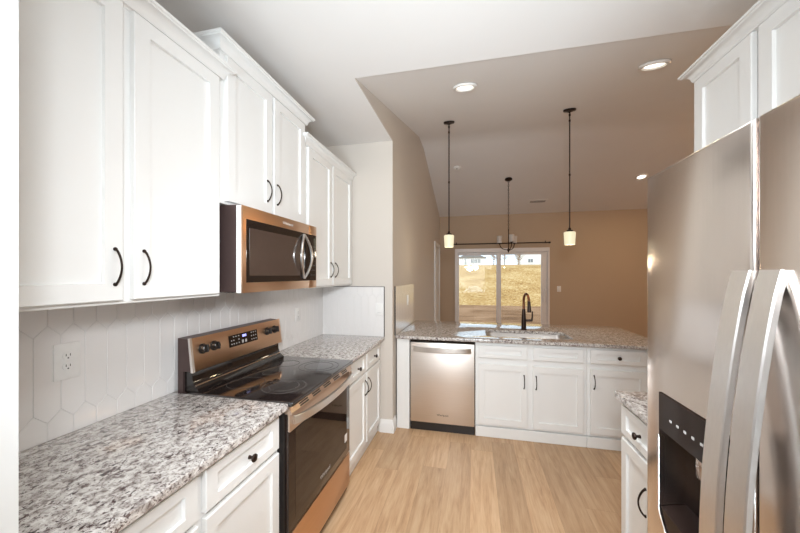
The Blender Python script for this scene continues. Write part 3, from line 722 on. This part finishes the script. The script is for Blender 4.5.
sd = Vector((.20, -1, 0)).normalized(); R_ = .075; zt = 1.225; pts = [(FXC, FYC, CT + .22), (FXC, FYC, zt)]
for k in range(1, 13):
    a = pi * k / 12 * .97; p = Vector((FXC, FYC, zt)) + sd * (R_ - R_ * cos(a)) + Vector((0, 0, R_ * sin(a) * 1.05)); pts.append(p)
obj('spout', tube(BM(), pts, .0125, 14), 'copper', fc)
e = Vector(pts[-1]); dn = Vector((sd.x * .10, sd.y * .10, -1)).normalized()
obj('spray_head', lathe(BM(), [(.0135, 0), (.015, .01), (.017, .05), (.020, .095), (.020, .11), (.016, .114), (.001, .114)], e, dn, 18), 'orb', fc)
lv = obj('lever', tube(BM(), [(FXC + .015, FYC, 1.015), (FXC + .085, FYC - .005, 1.018)], .012, 12), 'orb', fc)
obj('lever_arm', tube(BM(), [(FXC + .080, FYC - .005, 1.012), (FXC + .086, FYC - .006, 1.06), (FXC + .086, FYC - .006, 1.115)], [.0095, .008, .006], 10), 'orb', fc)

# ================================================================== OUTLETS AND SWITCHES
def outlet(ori, a, z, n, w, h, label, kind='outlet', grp=None):
    t = thing('wall_' + kind, label, kind, mp(ori, a, z - h / 2, n), grp)
    pl = obj('plate', ob(BM(), ori, a - w / 2, a + w / 2, z - h / 2, z + h / 2, n, n + .006, .002, 2), 'plate', t)
    if kind == 'outlet':
        for s in (-1, 1):
            zc = z + s * .0195
            b = BM(); lathe(b, [(.0165, 0), (.0165, .0085), (.015, .0095), (.001, .0095)], mp(ori, a, zc, n), mp(ori, 0, 0, 1), 22); rc = obj('receptacle', b, 'plate', t)
            b = BM(); ob(b, ori, a - .0075, a - .0052, zc - .001, zc + .0075, n + .009, n + .0098); ob(b, ori, a + .0052, a + .0075, zc - .001, zc + .0075, n + .009, n + .0098)
            lathe(b, [(.0026, 0), (.0026, .0007)], mp(ori, a, zc - .008, n + .0092), mp(ori, 0, 0, 1), 10); obj('slots', b, 'dark', rc)
        lathe(b := BM(), [(.003, 0), (.003, .001), (.001, .0015)], mp(ori, a, z, n + .006), mp(ori, 0, 0, 1), 8); obj('screw', b, 'white_m', t)
    else:
        obj('rocker', ob(BM(), ori, a - .016, a + .016, z - .033, z + .033, n + .006, n + .0105, .002), 'plate', t)
        b = BM(); ob(b, ori, a - .017, a + .017, z - .0345, z - .033, n + .006, n + .0068); obj('rocker_gap', b, 'ring', t)
    return t
outlet('px', .900, 1.185, .008, .081, .132, 'large white duplex outlet on the tile above the long counter')
outlet('px', 2.516, 1.165, .008, .075, .118, 'small white outlet on the tile past the range')
outlet('my', .597, 1.176, -YW + .008, .072, .118, 'white rocker switch on the tile by the black edge strip', 'switch')
outlet('px', 3.69, 1.215, XW + .008, .072, .118, 'white rocker switch on the narrow glossy tile panel', 'switch')
outlet('my', 3.225, 1.21, -YF, .075, .12, 'white rocker switch on the beige wall beside the patio door', 'switch')

# ================================================================== LIGHT FITTINGS
def pendant(x, y, label):
    zc = up_z(y); t = thing('pendant_light', label, 'pendant light', (x, y, 1.80), 'pendant lights over the peninsula')
    sl = Vector((0, -(Z1 - ZC) / (Y1 - YE), 1)).normalized()
    obj('canopy', lathe(BM(), [(.060, -.001), (.062, -.010), (.058, -.020), (.03, -.026), (.012, -.032), (.001, -.034)], (x, y, zc), sl, 28), 'orb', t)
    b = BM(); tube(b, [(x, y, 1.985), (x, y, zc - .02)], .0062, 8)
    for z in (zc - .06, zc - .12, 2.55): lathe(b, [(.006, -.012), (.010, -.010), (.010, .010), (.006, .012)], (x, y, z), (0, 0, 1), 10)
    obj('rod', b, 'orb', t)
    obj('socket_cap', lathe(BM(), [(.007, .045), (.012, .040), (.014, .022), (.030, .016), (.032, 0), (.001, 0)], (x, y, 1.953), (0, 0, 1), 24), 'orb', t)
    obj('glass_shade', lathe(BM(), [(.001, .136), (.045, .136), (.055, .131), (.0565, .124), (.050, .002), (.048, 0), (.046, .002), (.052, .122), (.001, .128)], (x, y, 1.818), (0, 0, 1), 32, False), 'shade_lit', t)
    l = light('pendant_bulb', 'POINT', (x, y, 1.76), 2.0, (1, .85, .62), shadow_soft_size=.04)
    return t
pendant(1.208, 3.70, 'lit pendant light hanging nearer the patio door')
pendant(2.458, 3.70, 'lit pendant light hanging nearer the refrigerator')
def can_light(x, y, zf, slope, label, power, r=.088):
    z = zf(y); ax = Vector((0, slope, -1)).normalized(); t = thing('recessed_light', label, 'ceiling light', (x, y, z), 'round recessed ceiling lights')
    obj('trim_ring', lathe(BM(), [(r, 0), (r, .006), (r - .005, .013), (r * .80, .016), (r * .72, .010), (r * .66, -.002), (r * .66, -.004)], (x, y, z), ax, 36, False), 'white_m', t)
    obj('lens', lathe(BM(), [(.001, .0045), (r * .66, .0045), (r * .69, .002)], (x, y, z), ax, 32, False), 'lens', t)
    light('recessed_bulb', 'AREA', Vector((x, y, z)) + ax * .03, power, (1, .80, .45), ax, shape='DISK', size=.12)
su = (Z1 - ZC) / (Y1 - YE); sdn = (ZF - Z1) / (YF - Y2)
can_light(1.417, 2.467, up_z, su, 'lit recessed light on the sloped ceiling above the dishwasher', 1.8)
can_light(2.664, 2.505, up_z, su, 'lit recessed light on the sloped ceiling near the upper cabinet over the refrigerator', 1.8)
can_light(4.203, 6.16, dn_z, sdn, 'small-looking lit recessed light on the far ceiling slope', 8)

CX, CY = 2.076, 5.983
ch = thing('chandelier', 'unlit dark three-arm chandelier with white glass shades before the patio door', 'chandelier', (CX, CY, 1.9))
zc = dn_z(CY)
obj('canopy', lathe(BM(), [(.062, 0), (.064, -.012), (.05, -.022), (.015, -.034), (.001, -.036)], (CX, CY, zc), Vector((0, -sdn, 1)), 28), 'orb', ch)
b = BM(); z = zc - .03; k = 0
while z > 2.30:
    ang = (k % 2) * pi / 2; L = []
    for q in range(11):
        a = 2 * pi * q / 10; L.append((CX + cos(ang) * .010 * sin(a), CY + sin(ang) * .010 * sin(a), z - .022 + .022 * cos(a)))
    tube(b, L, .0032, 5); z -= .034; k += 1
obj('chain', b, 'orb', ch)
obj('stem', lathe(BM(), [(.006, 0), (.010, -.02), (.007, -.05), (.007, -.33), (.016, -.35), (.034, -.362), (.034, -.372), (.014, -.385), (.010, -.405), (.001, -.42)], (CX, CY, 2.31), (0, 0, 1), 16), 'orb', ch)
for k in range(3):
    a = radians((166, 284, 44)[k]); dx, dy = cos(a), sin(a); R = .155
    P = [(0, 1.945), (.05, 1.948), (.10, 1.965), (.135, 2.0), (.15, 2.045), (.155, 2.062)]
    arm = obj('arm', tube(BM(), [(CX + dx * r_0 * R / .155, CY + dy * r_0 * R / .155, z_) for r_0, z_ in P], .007, 8), 'orb', ch)
    sx, sy = CX + dx * R, CY + dy * R
    obj('cup', lathe(BM(), [(.008, 0), (.026, .010), (.030, .018), (.001, .018)], (sx, sy, 2.052), (0, 0, 1), 18), 'orb', arm)
    obj('glass_shade', lathe(BM(), [(.001, 0), (.038, 0), (.043, .006), (.047, .125), (.044, .125), (.040, .010), (.001, .006)], (sx, sy, 2.07), (0, 0, 1), 24, False), 'shade_off', arm)

# ================================================================== SMALL CEILING AND WALL FITTINGS
t = thing('smoke_detector', 'small white round smoke detector on the far ceiling slope', 'smoke detector', (1.206, 5.543, dn_z(5.543)))
ax = Vector((0, sdn, -1)).normalized()
obj('housing', lathe(BM(), [(.062, 0), (.064, .012), (.060, .024), (.045, .030), (.001, .032)], (1.206, 5.543, dn_z(5.543)), ax, 28), 'white_m', t)
b = BM(); lathe(b, [(.012, 0), (.012, .002), (.001, .002)], Vector((1.206, 5.520, dn_z(5.520))) + ax * .031, ax, 12); obj('test_button', b, 'ring', t)
def on_slope(bm, x0, x1, y0, y1, d0, d1):
    V = [[bm.verts.new(Vector((x, y, dn_z(y))) + ax * d) for x, y in ((x0, y0), (x1, y0), (x1, y1), (x0, y1))] for d in (d0, d1)]
    bm.faces.new(V[0]); bm.faces.new(V[1][::-1])
    for k in range(4): bm.faces.new((V[0][k], V[0][(k + 1) % 4], V[1][(k + 1) % 4], V[1][k]))
t = thing('ceiling_vent', 'white rectangular air vent on the far ceiling slope above the patio door', 'vent', (2.71, 6.85, dn_z(6.85)))
b = BM(); on_slope(b, 2.53, 2.89, 6.78, 6.93, 0, .008); obj('frame', b, 'white_m', t)
b = BM()
for k in range(3): on_slope(b, 2.57, 2.85, 6.825 + k * .026, 6.837 + k * .026, .0075, .0092)
obj('louvers', b, 'dark', t)
t = thing('curtain_rod', 'long black curtain rod mounted above the patio door', 'curtain rod', (2.03, YF, 2.2))
yr = YF - .075; z = 2.185
rod = obj('rod', tube(BM(), [(1.02, yr, z), (2.995, yr, z)], .012, 10), 'iron', t)
for x, s in ((1.02, -1), (2.995, 1)): obj('finial', lathe(BM(), [(.012, 0), (.016, .006), (.010, .012), (.020, .030), (.020, .042), (.006, .055)], (x, yr, z), (s, 0, 0), 14), 'iron', t)
for x in (1.10, 2.05, 2.96):
    b = tube(BM(), [(x, YF - .001, z + .02), (x, YF - .04, z + .01), (x, yr, z - .013)], .007, 6); box(b, x - .010, x + .010, YF - .006, YF, z - .005, z + .045, .002); obj('bracket', b, 'iron', t)
